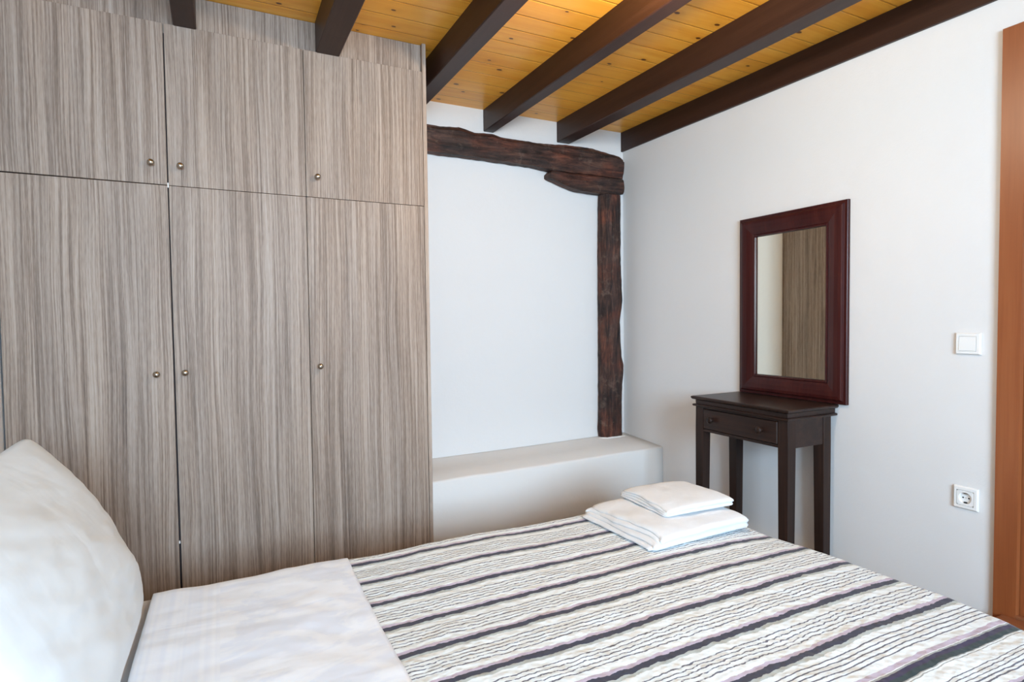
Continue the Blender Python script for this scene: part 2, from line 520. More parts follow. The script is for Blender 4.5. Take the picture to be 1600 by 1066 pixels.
box(bm, 0.018, 0.032, -2.955, -2.83, 1.192, 1.208, 0.004, 2)
obj('handle', bm, MAT['metal'], door, True)

step = thing('doorstep', (-0.15, -2.6, 0), 'low reddish brown wooden step below the door casing at the foot of the bed', 'step')
obj('tread', B(-0.30, -0.0165, -3.0, -2.178, 0.162, 0.19, 0.006, 2), MAT['stepwood'], step)
obj('tread_strip', B(-0.0164, 0.0002, -3.015, DY0 - 0.001, 0.150, 0.1995, 0.001), MAT['stepwood'], step)
obj('riser', B(-0.275, -0.0165, -2.98, -2.195, 0.0, 0.161), MAT['doorwood'], step)

# ------------------------------------------------------------------ plaster ledge along the back wall
bm = bmesh.new()
ns = 36
rings = []
for i in range(ns + 1):
    x = XL + 0.002 + (0 - 0.001 - XL - 0.002) * i / ns
    t = (x + 1.54) / 1.54
    yf = -0.456 + 0.066 * max(t, -0.2) + 0.004 * fbm((x * 3, 0, 1))
    zt = 0.4476 + 0.004 * fbm((x * 4, 2, 1))
    zb = 0.450 + 0.020 * max(0, t) ** 2
    prof = [(0, 0.0), (yf - 0.012, 0.0), (yf - 0.004, zt * 0.5), (yf, zt - 0.014), (yf + 0.004, zt - 0.005), (yf + 0.014, zt - 0.0005), (yf * 0.5, (zt + zb) / 2), (-0.012, zb), (0, zb + 0.002)]
    rings.append([(x, y - 0.0015, z) for y, z in prof])
loft(bm, rings)
led = obj('masonry_ledge', bm, MAT['ledge'])
for p in led.data.polygons: p.use_smooth = abs(p.normal.x) < 0.5
led['label'] = 'low white plastered masonry ledge running along the foot of the back wall'
led['category'] = 'ledge'

# ------------------------------------------------------------------ rafters under the boards
RAFT = [(-3.146, -3.06, -0.66, 'dark rafter in the top left corner against the left wall, mostly out of view'),
        (-2.600, -2.523, -0.642, 'short dark rafter end above the middle wardrobe door, leftmost one in the photo'),
        (-2.086, -1.990, -0.642, 'dark rafter ending above the right wardrobe door'),
        (-1.560, -1.478, -0.001, 'dark rafter passing just right of the wardrobe side panel'),
        (-1.034, -0.966, -0.001, 'dark rafter beside the warm glow, meeting the old beam near its middle'),
        (-0.521, -0.428, -0.001, 'dark rafter above the post bracket, second from the right wall'),
        (-0.016, -0.0005, -0.001, 'dark rafter lying flat against the right wall above the mirror')]
for i, (x0, x1, yend, lab) in enumerate(RAFT):
    if i == 0: continue
    bm = bmesh.new()
    rings = []
    n = 24
    for k in range(n + 1):
        y = yend + (YF + 0.001 - yend) * k / n
        j = 0.0015 * fbm((y * 4, i * 3.1, 0))
        zt = cz(y) - 0.0008; zb = rz(y) + j
        b = 0.004 if i < 6 else 0.002
        e = 0.0015 * fbm((y * 3, i * 5.7, 4))
        x0a = x0 + (e if i < 6 else 0)
        rings.append([(x0a, y, zt), (x0a, y, zb + b), (x0a + b, y, zb), (x1 - b, y, zb), (x1, y, zb + b), (x1, y, zt)])
    loft(bm, rings)
    o = obj('rafter', bm, MAT['rafter'], loc=((x0 + x1) / 2, yend, 2.40))
    tag(o, lab, 'rafter', 'dark rafters under the pine boards')

# ------------------------------------------------------------------ old hewn beam, bracket and post on the back wall
def interp(tab, x):
    if x <= tab[0][0]: return tab[0][1]
    for (a, va), (b, vb) in zip(tab[:-1], tab[1:]):
        if x <= b: return va + (vb - va) * (x - a) / (b - a)
    return tab[-1][1]

def uvbox(o, axis):
    """UV: u along the axis, v around it."""
    me = o.data
    uvl = me.uv_layers.new(name='UVMap')
    for p in me.polygons:
        n = p.normal
        for li in p.loop_indices:
            c = me.vertices[me.loops[li].vertex_index].co
            u = c[axis]
            oth = [k for k in range(3) if k != axis]
            k = oth[0] if abs(n[oth[1]]) > abs(n[oth[0]]) else oth[1]
            uvl.data[li].uv = (u, c[k])

def section(y0, y1, z0, z1, n, c):
    """closed rounded-rectangle ring with n points per side in (a, b)."""
    pts = []
    cs = [(y0, z0), (y1, z0), (y1, z1), (y0, z1)]
    for i in range(4):
        a = cs[i]; b = cs[(i + 1) % 4]
        for k in range(n):
            t = k / n
            p = [a[0] + (b[0] - a[0]) * t, a[1] + (b[1] - a[1]) * t]
            # pull the corner points in for a worn arris
            if k == 0:
                p[0] += c * (1 if a[0] == min(y0, y1) else -1)
                p[1] += c * (1 if a[1] == min(z0, z1) else -1)
            pts.append(p)
    return pts

TOP = [(-1.75, 2.356), (-1.408, 2.357), (-1.339, 2.354), (-1.219, 2.365), (-1.178, 2.359), (-1.121, 2.346), (-1.003, 2.356), (-0.951, 2.342), (-0.727, 2.341), (-0.577, 2.346), (-0.481, 2.355), (-0.29, 2.355), (-0.186, 2.342), (-0.08, 2.324), (-0.056, 2.31), (-0.03, 2.30)]
BOT = [(-1.75, 2.210), (-1.039, 2.206), (-0.729, 2.200), (-0.60, 2.186), (-0.03, 2.188)]
bm = bmesh.new()
rings = []
N = 150
for i in range(N + 1):
    x = -1.72 + (-0.052 + 1.72) * i / N
    zt, zb = interp(TOP, x), interp(BOT, x)
    ring = []
    for (y, z) in section(-0.0005, -0.080, zb, zt, 7, 0.010):
        f = 0.0 if y > -0.002 else 1.0
        dy = 0.006 * fbm((x * 6, y * 8, z * 14), 1, 4) * f
        dz = 0.003 * fbm((x * 17 + 5, y * 9, z * 9), 1, 4)
        if y < -0.07 and z < zb + 0.035: dy += 0.020 * (1 - (z - zb) / 0.035)     # hewn lower arris
        ring.append((x, min(y + dy, -0.0005), z + dz))
    rings.append(ring)
loft(bm, rings)
beam = obj('wooden_beam', bm, MAT['oldwood'], loc=(-0.9, -0.04, 2.27)); uvbox(beam, 0)
tag(beam, 'thick rough hewn old beam running level along the top of the back wall', 'beam')

CT = [(-0.618, 2.168), (-0.606, 2.184), (-0.57, 2.185), (-0.052, 2.185)]
CB = [(-0.618, 2.137), (-0.55, 2.117), (-0.483, 2.096), (-0.43, 2.084), (-0.374, 2.077), (-0.261, 2.072), (-0.10, 2.075), (-0.052, 2.083)]
bm = bmesh.new(); rings = []
N = 60
for i in range(N + 1):
    x = -0.618 + (0.618 - 0.052) * i / N
    zt, zb = interp(CT, x), interp(CB, x)
    ring = []
    for (y, z) in section(-0.0005, -0.083, zb, zt, 7, 0.006):
        f = 0.0 if y > -0.002 else 1.0
        dy = 0.007 * fbm((x * 7, y * 8, z * 18 + 9), 1, 4) * f
        dz = 0.003 * fbm((x * 13 + 5, y * 9, z * 9), 1, 3) if z < zt - 0.004 else -0.0015
        ring.append((x, min(y + dy, -0.0005), z + dz))
    rings.append(ring)
loft(bm, rings)
corb = obj('wooden_bracket', bm, MAT['oldwood'], loc=(-0.33, -0.04, 2.13)); uvbox(corb, 0)
tag(corb, 'curved old wooden bracket between the level beam and the top of the post', 'bracket')

PR = [(0.40, -0.066), (0.458, -0.064), (0.602, -0.068), (0.80, -0.062), (0.946, -0.052), (1.00, -0.066), (1.12, -0.074), (1.247, -0.080), (1.376, -0.060), (1.668, -0.072), (2.08, -0.070)]
PL = [(0.40, -0.212), (0.473, -0.222), (0.50, -0.226), (0.826, -0.222), (1.249, -0.220), (1.668, -0.219), (2.08, -0.213)]
bm = bmesh.new(); rings = []
N = 120
for i in range(N + 1):
    z = 0.468 + (2.074 - 0.468) * i / N
    xr, xl = interp(PR, z), interp(PL, z)
    ring = []
    for (x, y) in section(xl, xr, -0.0005, -0.075, 7, 0.006):
        f = 0.0 if y > -0.002 else 1.0
        edge = max(0.0, 1 - (x - xl) / 0.02) if y < -0.05 else 0
        dy = (0.006 * fbm((x * 16, y * 4, z * 5), 1, 4) + 0.022 * edge) * f
        dx = 0.0025 * fbm((x * 9 + 5, y * 9, z * 18), 1, 4)
        ring.append((x + dx, min(y + dy, -0.0005), z))
    rings.append(ring)
loft(bm, rings)
post = obj('wooden_post', bm, MAT['oldwood'], loc=(-0.14, -0.04, 0.47)); uvbox(post, 2)
tag(post, 'upright old timber post standing on the white ledge near the room corner', 'post')
# crust of plaster around the foot of the post
bm = bmesh.new(); rings = []
for i in range(25):
    x = -0.235 + 0.195 * i / 24
    h = 0.010 + 0.007 * (0.5 + fbm((x * 60, 3, 0)))
    d = 0.012 + 0.008 * fbm((x * 45, 8, 0))
    e = min(1.0, min(i, 24 - i) / 3 + 0.15)
    y = -0.076 + (0.028 * max(0, 1 - i / 5))
    rings.append([(x, y - d * e, 0.452), (x, y - d * 0.7 * e, 0.463 + h * 0.4 * e), (x, y, 0.4665 + h * e * 0.2), (x, y + 0.03, 0.4665), (x, y + 0.03, 0.452)])
loft(bm, rings)
cr_ = obj('plaster_crust', bm, MAT['ledge'], led, True)

# ------------------------------------------------------------------ wardrobe
WY = -0.660                       # front face of the doors
D = 0.018
wd = thing('wardrobe', (-2.38, -0.33, 0), 'tall fitted wardrobe in grey brown streaked laminate with six doors', 'wardrobe')
WL, WR = -3.142, -1.610
bm = bmesh.new()
yc = WY + D + 0.002
box(bm, WL, WL + D, yc, -0.486, 0, 2.36)
for x in (-2.6415, -2.1465): box(bm, x, x + D, yc, -0.486, 0.06, 2.36)
for z in (0.06, 1.767, 2.342): box(bm, WL + D, WR - D, yc + 0.002, -0.486, z, z + D)
box(bm, WL + D, WR - D, yc + 0.03, yc + 0.045, 0.0, 0.06)
obj('carcass', bm, MAT['gap_shade'], wd)
bm = bmesh.new()
box(bm, WL + 0.001, WR - D, -0.485, -0.477, 0.0, 2.50)
obj('back_panel', bm, MAT['laminate'], wd)
bm = bmesh.new()
prof = [(WY - 0.001), (-0.0025)]
# side panel, notched over the ledge and the old beam behind it
pts = [(WY - 0.001, 0.0), (-0.476, 0.0), (-0.476, 0.462), (-0.0025, 0.475), (-0.0025, 2.19), (-0.10, 2.19), (-0.10, 2.37), (-0.0025, 2.37), (-0.0025, cz(-0.0025) - 0.001), (WY - 0.001, cz(WY) - 0.001)]
loft(bm, [[(x, y, z) for y, z in pts] for x in (WR - D + 0.001, WR)])
obj('side_panel', bm, MAT['laminate_edge'], wd)
def filler(x0, x1, zb=2.3785):
    return B(x0, x1, WY + 0.019, WY + 0.034, zb, cz(WY) - 0.001)
bm = bmesh.new()
box(bm, WL + 0.001, WR - D - 0.001, WY + 0.019, WY + 0.034, 2.3785 - 0.03, cz(WY) - 0.0015)
obj('filler_panel', bm, MAT['laminate'], wd)
DOORS = [(WL + 0.002, -2.6355, 1.7775, 2.3775, (-2.685, 1.852)), (-2.6310, -2.1390, 1.7765, 2.3775, (-2.590, 1.849)), (-2.1365, -1.6290, 1.7765, 2.3775, (-2.093, 1.858)),
         (WL + 0.002, -2.6350, 0.075, 1.7745, (-2.689, 1.064)), (-2.6310, -2.1390, 0.075, 1.7745, (-2.595, 1.066)), (-2.1365, -1.6290, 0.075, 1.7745, (-2.099, 1.068))]
for i, (x0, x1, z0, z1, (kx, kz)) in enumerate(DOORS):
    bm = bmesh.new()
    bx0, bx1 = x0, x1
    y0 = WY
    loft(bm, [[(x0, y0, z0), (x1, y0, z0), (x1, y0, z1), (x0, y0, z1)], [(x0, y0 + D, z0), (x1, y0 + D, z0), (x1, y0 + D, z1), (x0, y0 + D, z1)]])
    if i == 0:
        for v in bm.verts:
            if v.co.z < 1.9 and v.co.x < -2.9: v.co.z += 0.0015
    if i == 4:
        for v in bm.verts:
            if v.co.z < 0.5 and v.co.x < -2.6: v.co.x += 0.004
    bmesh.ops.bevel(bm, geom=list(bm.edges), offset=0.0008, segments=1, affect='EDGES')
    d = obj('door', bm, MAT['laminate'], wd)
    bm = bmesh.new()
    lathe(bm, [(0.0070, 0.0), (0.0070, 0.002), (0.0045, 0.004), (0.0045, 0.010), (0.0078, 0.0125), (0.0110, 0.0165), (0.0122, 0.021), (0.0112, 0.0255), (0.0080, 0.029), (0.0040, 0.0308), (0.0001, 0.0312)], (kx, WY, kz), (0, -1, 0), 28)
    obj('knob', bm, MAT['knob'], d, True)
# two white hinge tips showing in the gap beside the left doors
bm = bmesh.new()
box(bm, -2.6352, -2.6312, WY + 0.003, WY + 0.012, 1.768, 1.786)
obj('hinge_tip', bm, MAT['white_paint'], wd)
bm = bmesh.new()
box(bm, -2.6346, -2.6300, WY + 0.004, WY + 0.012, 0.405, 0.415)
obj('hinge_tip', bm, MAT['white_paint'], wd)

# ------------------------------------------------------------------ mirror on the right wall
def rect_ring(y0, y1, z0, z1, x): return [(x, y0, z0), (x, y1, z0), (x, y1, z1), (x, y0, z1)]
my0, my1, mz0, mz1 = -1.5996, -1.0106, 0.8605, 1.7637
mir = thing('wall_mirror', (-0.015, -1.305, mz0), 'rectangular wall mirror in a dark mahogany frame above the console table', 'mirror')
bm = bmesh.new()
P = [(0.0, -0.001), (0.0, -0.016), (0.002, -0.018), (0.014, -0.0185), (0.016, -0.022), (0.0165, -0.026), (0.022, -0.0295), (0.034, -0.031), (0.055, -0.0295), (0.076, -0.025), (0.088, -0.021), (0.0905, -0.019), (0.092, -0.023), (0.099, -0.022), (0.101, -0.011), (0.101, -0.001)]
loft(bm, [rect_ring(my0 + o, my1 - o, mz0 + o, mz1 - o, x) for o, x in P], cap=False)
fr = obj('mirror_frame', bm, MAT['mahogany'], mir)
bm = bmesh.new()
box(bm, -0.0100, -0.0015, my0 + 0.1025, my1 - 0.1025, mz0 + 0.1025, mz1 - 0.1025)
obj('mirror_glass', bm, MAT['glass_mirror'], mir)

# ------------------------------------------------------------------ console table
tb = thing('console_table', (-0.17, -1.27, 0), 'narrow dark walnut console table with one drawer against the right wall', 'table')
TX0, TX1, TY0, TY1, TZ = -0.336, -0.003, -1.5553, -0.9853, 0.8582
def ringstack(bm, prof, x0, x1, y0, y1):
    """prof: (inset, z); inset on the three free sides, the wall side stays flush."""
    rings = [[(x0 + o, y0 + o, z), (x1, y0 + o, z), (x1, y1 - o, z), (x0 + o, y1 - o, z)] for o, z in prof]
    return loft(bm, rings)
bm = bmesh.new()
ringstack(bm, [(0.020, TZ - 0.020), (0.006, TZ - 0.0165), (0.002, TZ - 0.012), (0.0, TZ - 0.007), (0.001, TZ - 0.003), (0.005, TZ - 0.0005), (0.008, TZ)], TX0, TX1, TY0, TY1)
obj('table_top', bm, MAT['walnut_y'], tb)
bm = bmesh.new()
ringstack(bm, [(0.018, TZ - 0.052), (0.009, TZ - 0.051), (0.006, TZ - 0.047), (0.006, TZ - 0.043), (0.009, TZ - 0.040), (0.018, TZ - 0.039), (0.017, TZ - 0.0202)], TX0, TX1, TY0, TY1)
obj('moulding', bm, MAT['walnut_y'], tb)
AX0, AX1, AY0, AY1 = -0.318, -0.030, -1.540, -1.002
AZ0, AZ1 = 0.684, TZ - 0.0522
LEG = 0.050
for (x, y) in ((AX0, AY0), (AX0, AY1 - LEG), (AX1 - LEG - 0.004, AY0), (AX1 - LEG - 0.004, AY1 - LEG)):
    bm = bmesh.new()
    w0 = 0.0
    xi = 0.006 if x == AX0 else 0.0
    tp = 0.006
    a0 = [(x, y, AZ1 - 0.0005), (x + LEG, y, AZ1 - 0.0005), (x + LEG, y + LEG, AZ1 - 0.0005), (x, y + LEG, AZ1 - 0.0005)]
    a1 = [(x, y, AZ0), (x + LEG, y, AZ0), (x + LEG, y + LEG, AZ0), (x, y + LEG, AZ0)]
    ix0 = 0 if x == AX0 else tp; ix1 = tp if x == AX0 else 0
    iy0 = 0 if y == AY0 else tp; iy1 = tp if y == AY0 else 0
    a2 = [(x + ix0, y + iy0, 0.0), (x + LEG - ix1, y + iy0, 0.0), (x + LEG - ix1, y + LEG - iy1, 0.0), (x + ix0, y + LEG - iy1, 0.0)]
    loft(bm, [a0, a1, a2])
    bmesh.ops.bevel(bm, geom=[e for e in bm.edges if abs(e.verts[0].co.z - e.verts[1].co.z) > 0.1], offset=0.0015, segments=1, affect='EDGES')
    obj('leg', bm, MAT['walnut'], tb)
g_ = 0.0006
bm = bmesh.new()    # side aprons and back
box(bm, AX0 + LEG + g_, AX1 - LEG - 0.004 - g_, AY0 + 0.003, AY0 + 0.021, AZ0 + 0.001, AZ1 - 0.0005)
box(bm, AX0 + LEG + g_, AX1 - LEG - 0.004 - g_, AY1 - 0.021, AY1 - 0.003, AZ0 + 0.001, AZ1 - 0.0005)
box(bm, AX1 - 0.022, AX1 - 0.006, AY0 + LEG + g_, AY1 - LEG - g_, AZ0 + 0.001, AZ1 - 0.0005)
obj('apron', bm, MAT['walnut_y'], tb)
bm = bmesh.new()    # rails above and below the drawer
box(bm, AX0 + 0.002, AX0 + 0.02, AY0 + LEG + g_, AY1 - LEG - g_, AZ0, AZ0 + 0.012)
box(bm, AX0 + 0.002, AX0 + 0.02, AY0 + LEG + g_, AY1 - LEG - g_, AZ1 - 0.006, AZ1 - 0.0005)
obj('rail', bm, MAT['walnut_y'], tb)
bm = bmesh.new()
dz0, dz1 = AZ0 + 0.014, AZ1 - 0.008
box(bm, AX0 - 0.002, AX0 + 0.014, AY0 + LEG + 0.003, AY1 - LEG - 0.003, dz0, dz1, 0.003, 1)
box(bm, AX0 + 0.014, AX1 - 0.03, AY0 + LEG + 0.006, AY1 - LEG - 0.006, dz0 + 0.01, dz1 - 0.01)
dr = obj('drawer', bm, MAT['walnut_y'], tb)
for ky in (-1.116, -1.405):
    bm = bmesh.new()
    lathe(bm, [(0.010, 0.0), (0.008, 0.004), (0.0075, 0.008), (0.012, 0.012), (0.0155, 0.016), (0.0165, 0.020), (0.0145, 0.0245), (0.009, 0.0275), (0.0001, 0.0285)], (AX0 - 0.002, ky, 0.750), (-1, 0, 0), 26)
    obj('knob', bm, MAT['walnut'], dr, True)

# ------------------------------------------------------------------ light switch and socket
def plate(x_out, y0, y1, z0, z1, hole=None, bev=0.004, x_back=-0.0005):
    bm = bmesh.new()
    iy0, iy1, iz0, iz1 = hole
    prof = [((y0, y1, z0, z1), x_back), ((y0, y1, z0, z1), x_out * 0.45), ((y0 + bev, y1 - bev, z0 + bev, z1 - bev), x_out), ((iy0, iy1, iz0, iz1), x_out), ((iy0, iy1, iz0, iz1), x_out * 0.4), ((iy0, iy1, iz0, iz1), x_back)]
    loft(bm, [rect_ring(*r, x) for r, x in prof], cap=False)
    return bm
sw = thing('light_switch', (-0.005, -2.0557, 1.1459), 'white single rocker light switch on the right wall beside the door casing', 'light switch')
s0, s1, s2_, s3 = -2.0962, -2.0150, 1.1058, 1.1861
hl = (s0 + 0.0125, s1 - 0.0115, s2_ + 0.0125, s3 - 0.0125)
obj('cover_plate', plate(-0.0105, s0, s1, s2_, s3, hl), MAT['plastic'], sw)
bm = bmesh.new()
h = 0.0012
loft(bm, [rect_ring(hl[0] + h, hl[1] - h, hl[2] + h, hl[3] - h, -0.0008), [(-0.0125, hl[0] + h, hl[2] + h), (-0.0125, hl[1] - h, hl[2] + h), (-0.0098, hl[1] - h, hl[3] - h), (-0.0098, hl[0] + h, hl[3] - h)]])
obj('rocker', bm, MAT['plastic'], sw)

so = thing('wall_socket', (-0.005, -2.056, 0.570), 'white round-hole wall socket low on the right wall beside the door casing', 'socket')
s0, s1, s2_, s3 = -2.0964, -2.0155, 0.5280, 0.6115
hl = (s0 + 0.0125, s1 - 0.0115, s2_ + 0.0135, s3 - 0.0135)
obj('cover_plate', plate(-0.0105, s0, s1, s2_, s3, hl), MAT['plastic'], so)
# insert: square face with a round well
cyy, czz = (hl[0] + hl[1]) / 2, (hl[2] + hl[3]) / 2
bm = bmesh.new()
n = 32
def sq(t, r):
    c, s = math.cos(t), math.sin(t); k = max(abs(c), abs(s))
    return (c / k * r, s / k * r)
ts = [2 * PI * (k + 0.5) / n for k in range(n)]
hw, hh = (hl[1] - hl[0]) / 2 - h, (hl[3] - hl[2]) / 2 - h
rings = [[(x, cyy + sq(t, 1)[0] * hw, czz + sq(t, 1)[1] * hh) for t in ts] for x in (-0.001, -0.0108)]
rings += [[(x, cyy + math.cos(t) * r, czz + math.sin(t) * r) for t in ts] for r, x in ((0.0215, -0.0108), (0.0205, -0.0100), (0.0200, -0.0030), (0.0001, -0.0028))]
loft(bm, rings)
obj('insert', bm, MAT['plastic'], so)
for dy in (-0.0095, 0.0095):
    bm = bmesh.new(); lathe(bm, [(0.0030, 0), (0.0030, 0.0006)], (-0.0030, cyy + dy, czz), (-1, 0, 0), 16)
    obj('pin_hole', bm, MAT['hole'], so)
bm = bmesh.new(); lathe(bm, [(0.0018, 0), (0.0018, 0.0006)], (-0.0030, cyy, czz), (-1, 0, 0), 12)
obj('screw', bm, MAT['metal'], so)
for s in (-1, 1):
    obj('earth_clip', B(-0.0085, -0.0031, cyy - 0.0045, cyy + 0.0045, czz + s * 0.0170 - 0.0024, czz + s * 0.0170 + 0.0024), MAT['metal' if s > 0 else 'hole'], so)

# ------------------------------------------------------------------ bed
bed = thing('bed', (-1.9, -2.05, 0), 'double bed with white mattress under the striped coverlet', 'bed')
BY0, BY1 = -2.80, -1.268
MX0, MX1 = -3.00, -0.745
bm = B(MX0, MX1, BY0 + 0.02, BY1 - 0.02, 0.262, 0.458, 0.03, 4)
obj('mattress', bm, MAT['bottom_sheet'], bed, True)
obj('bed_base', B(MX0, MX1 - 0.005, BY0 + 0.03, BY1 - 0.03, 0.12, 0.26, 0.006, 2), MAT['bedwood'], bed)
for x in (MX0 + 0.06, MX1 - 0.12):
    for y in (BY0 + 0.08, BY1 - 0.14):
        obj('leg', B(x, x + 0.06, y, y + 0.06, 0, 0.12, 0.004), MAT['bedwood'], bed)
obj('headboard', B(-3.07, -3.005, BY0, BY1 - 0.06, 0.1, 0.86, 0.012, 3), MAT['bedwood'], bed)

def grid_mesh(nu, nv, fn, uvfn=None):
    me_v = []; faces = []
    for j in range(nv + 1):
        for i in range(nu + 1):
            me_v.append(fn(i / nu, j / nv))
    for j in range(nv):
        for i in range(nu):
            a = j * (nu + 1) + i
            faces.append((a, a + 1, a + nu + 2, a + nu + 1))
    return me_v, faces

def mesh_obj(name, verts, faces, mat, loc, uvs=None, smooth=True):
    me = bpy.data.meshes.new(name)
    L = Vector(loc)
    me.from_pydata([tuple(Vector(v) - L) for v in verts], [], faces)
    if uvs:
        uvl = me.uv_layers.new(name='UVMap')
        for lp in me.loops: uvl.data[lp.index].uv = uvs[lp.vertex_index]
    for p in me.polygons: p.use_smooth = smooth
    me.materials.append(mat)
    o = bpy.data.objects.new(name, me); o.location = loc
    COL.objects.link(o)
    return o

def bend(s, flat, r):
    """arc-length s past the flat end -> (horizontal, drop)"""
    if s <= flat: return s, 0.0
    t = s - flat
    q = r * PI / 2
    if t < q:
        a = t / r
        return flat + r * math.sin(a), r * (1 - math.cos(a))
    return flat + r, r + (t - q)

ZB = 0.470
def xfoot(y):      # outer x of the draped foot edge
    x = -0.668 + 0.018 * math.sin((y + 1.3) * 4.2) - 0.0
    if y < -2.36: x -= 0.75 * (y + 2.36) ** 2 * 1.2
    return x
def surf(x, y):    # soft unevenness of the bed surface
    return 0.007 * fbm((x * 2.6, y * 3.2, 0), 1, 2) + 0.0022 * fbm((x * 14, y * 19, 3), 1, 2)
R_ = 0.034
UX0 = -2.62
us = []; vs_ = []
NU, NV = 230, 210
ULEN = (-0.70 - UX0) + 0.38
VTOT = (BY1 - BY0) + 0.56
uvs = []; verts = []
for j in range(NV + 1):
    for i in range(NU + 1):
        u = UX0 + ULEN * i / NU
        v = (BY1 + 0.28) - VTOT * j / NV
        # y direction: flat between BY0+R and BY1-R
        ym = (BY0 + BY1) / 2; half = (BY1 - BY0) / 2
        sgn = 1 if v > ym else -1
        hy, dy = bend(abs(v - ym), half - R_, R_)
        y = ym + sgn * hy
        xf = xfoot(y)
        hx, dx = bend(u - UX0, xf - R_ - UX0, R_)
        x = UX0 + hx
        drop = math.sqrt(dx * dx + dy * dy) if (dx < R_ and dy < R_) else max(dx, dy)
        z = ZB - drop
        sag = 0.018 * max(0.0, (x + 1.1) / 0.4) ** 2 if x > -1.1 else 0
        z += surf(x, y) * (1 if drop < R_ else 0.4) - (sag * 0.7 if drop < 0.2 else 0)
        fl = 0.010 * fbm((x * 7, y * 7, 7), 1, 2) * min(1, drop / 0.1)
        if dx > R_: x += fl + (dx - R_) * 0.06
        if dy > R_: y += sgn * (fl + (dy - R_) * 0.06)
        verts.append((x, y, z)); uvs.append((u, v))
faces = [(j * (NU + 1) + i, j * (NU + 1) + i + 1, (j + 1) * (NU + 1) + i + 1, (j + 1) * (NU + 1) + i) for j in range(NV) for i in range(NU)]
cov = mesh_obj('coverlet', verts, faces, MAT['coverlet'], (-1.4, -2.05, 0.47), uvs)
md = cov.modifiers.new('thickness', 'SOLIDIFY'); md.thickness = 0.005; md.offset = -1
tag(cov, 'white quilted coverlet with navy, lavender and grey stripes covering the bed', 'bedspread')
cov_z = lambda x, y: ZB + surf(x, y)

# folded-down sheet over the head end of the coverlet
SX0, SX1 = -2.664, -2.125
verts = []; NU, NV = 70, 150
SR = 0.06
for j in range(NV + 1):
    for i in range(NU + 1):
        a = i / NU; v = (BY1 + 0.045 + 0.24) - (VTOT - 0.04) * j / NV
        ym = (BY0 + BY1) / 2; half = (BY1 - BY0) / 2 + 0.007
        sgn = 1 if v > ym else -1
        hy, dy = bend(abs(v - ym), half - SR, SR)
        y = ym + sgn * hy
        # section along x: bottom ply tucked back, rolled fold at the head end, top ply out to SX1
        lift = 0.008 + 0.004 * fbm((0, y * 4, 2), 1, 2)
        ybow = 0.012 * math.sin((y + 1.3) * 3.0)
        L0 = 0.12; rr = 0.0055
        s = a * (L0 + PI * rr + (SX1 - SX0))
        if s < L0: x = SX0 + (L0 - s) + rr; zz = 0.0
        elif s < L0 + PI * rr:
            t = (s - L0) / rr; x = SX0 + rr - rr * math.sin(t); zz = rr * (1 - math.cos(t))
        else: x = SX0 + rr + (s - L0 - PI * rr); zz = 2 * rr
        k = (x - SX0) / (SX1 - SX0)
        zz *= 1 - 0.42 * max(0.0, min(1.0, k)) ** 2
        zz += 0.0030 * max(0, fbm((x * 3 + 4, y * 6, 1), 1, 3)) * (1 if zz > 0.006 else 0)
        cx_ = ZB + 0.0055 + (surf(x, y) if x > -2.7 else 0)
        verts.append((x + (ybow if dy == 0 else 0) * 0.5, y + sgn * (0.006 + zz * 0.3) * (1 if dy > 0 else 0), cx_ + zz - dy))
faces = [(j * (NU + 1) + i, j * (NU + 1) + i + 1, (j + 1) * (NU + 1) + i + 1, (j + 1) * (NU + 1) + i) for j in range(NV) for i in range(NU)]
sh = mesh_obj('top_sheet', verts, faces, MAT['sheet'], (0, 0, 0))
md = sh.modifiers.new('thickness', 'SOLIDIFY'); md.thickness = 0.002; md.offset = 1
tag(sh, 'white damask sheet folded down over the coverlet in front of the pillow', 'sheet')

# bottom sheet under the pillow
bm = B(-3.0, -2.60, BY0 + 0.015, BY1 - 0.014, 0.459, 0.4635, 0.002, 1)
bs = obj('bottom_sheet', bm, MAT['bottom_sheet'], bed, True)

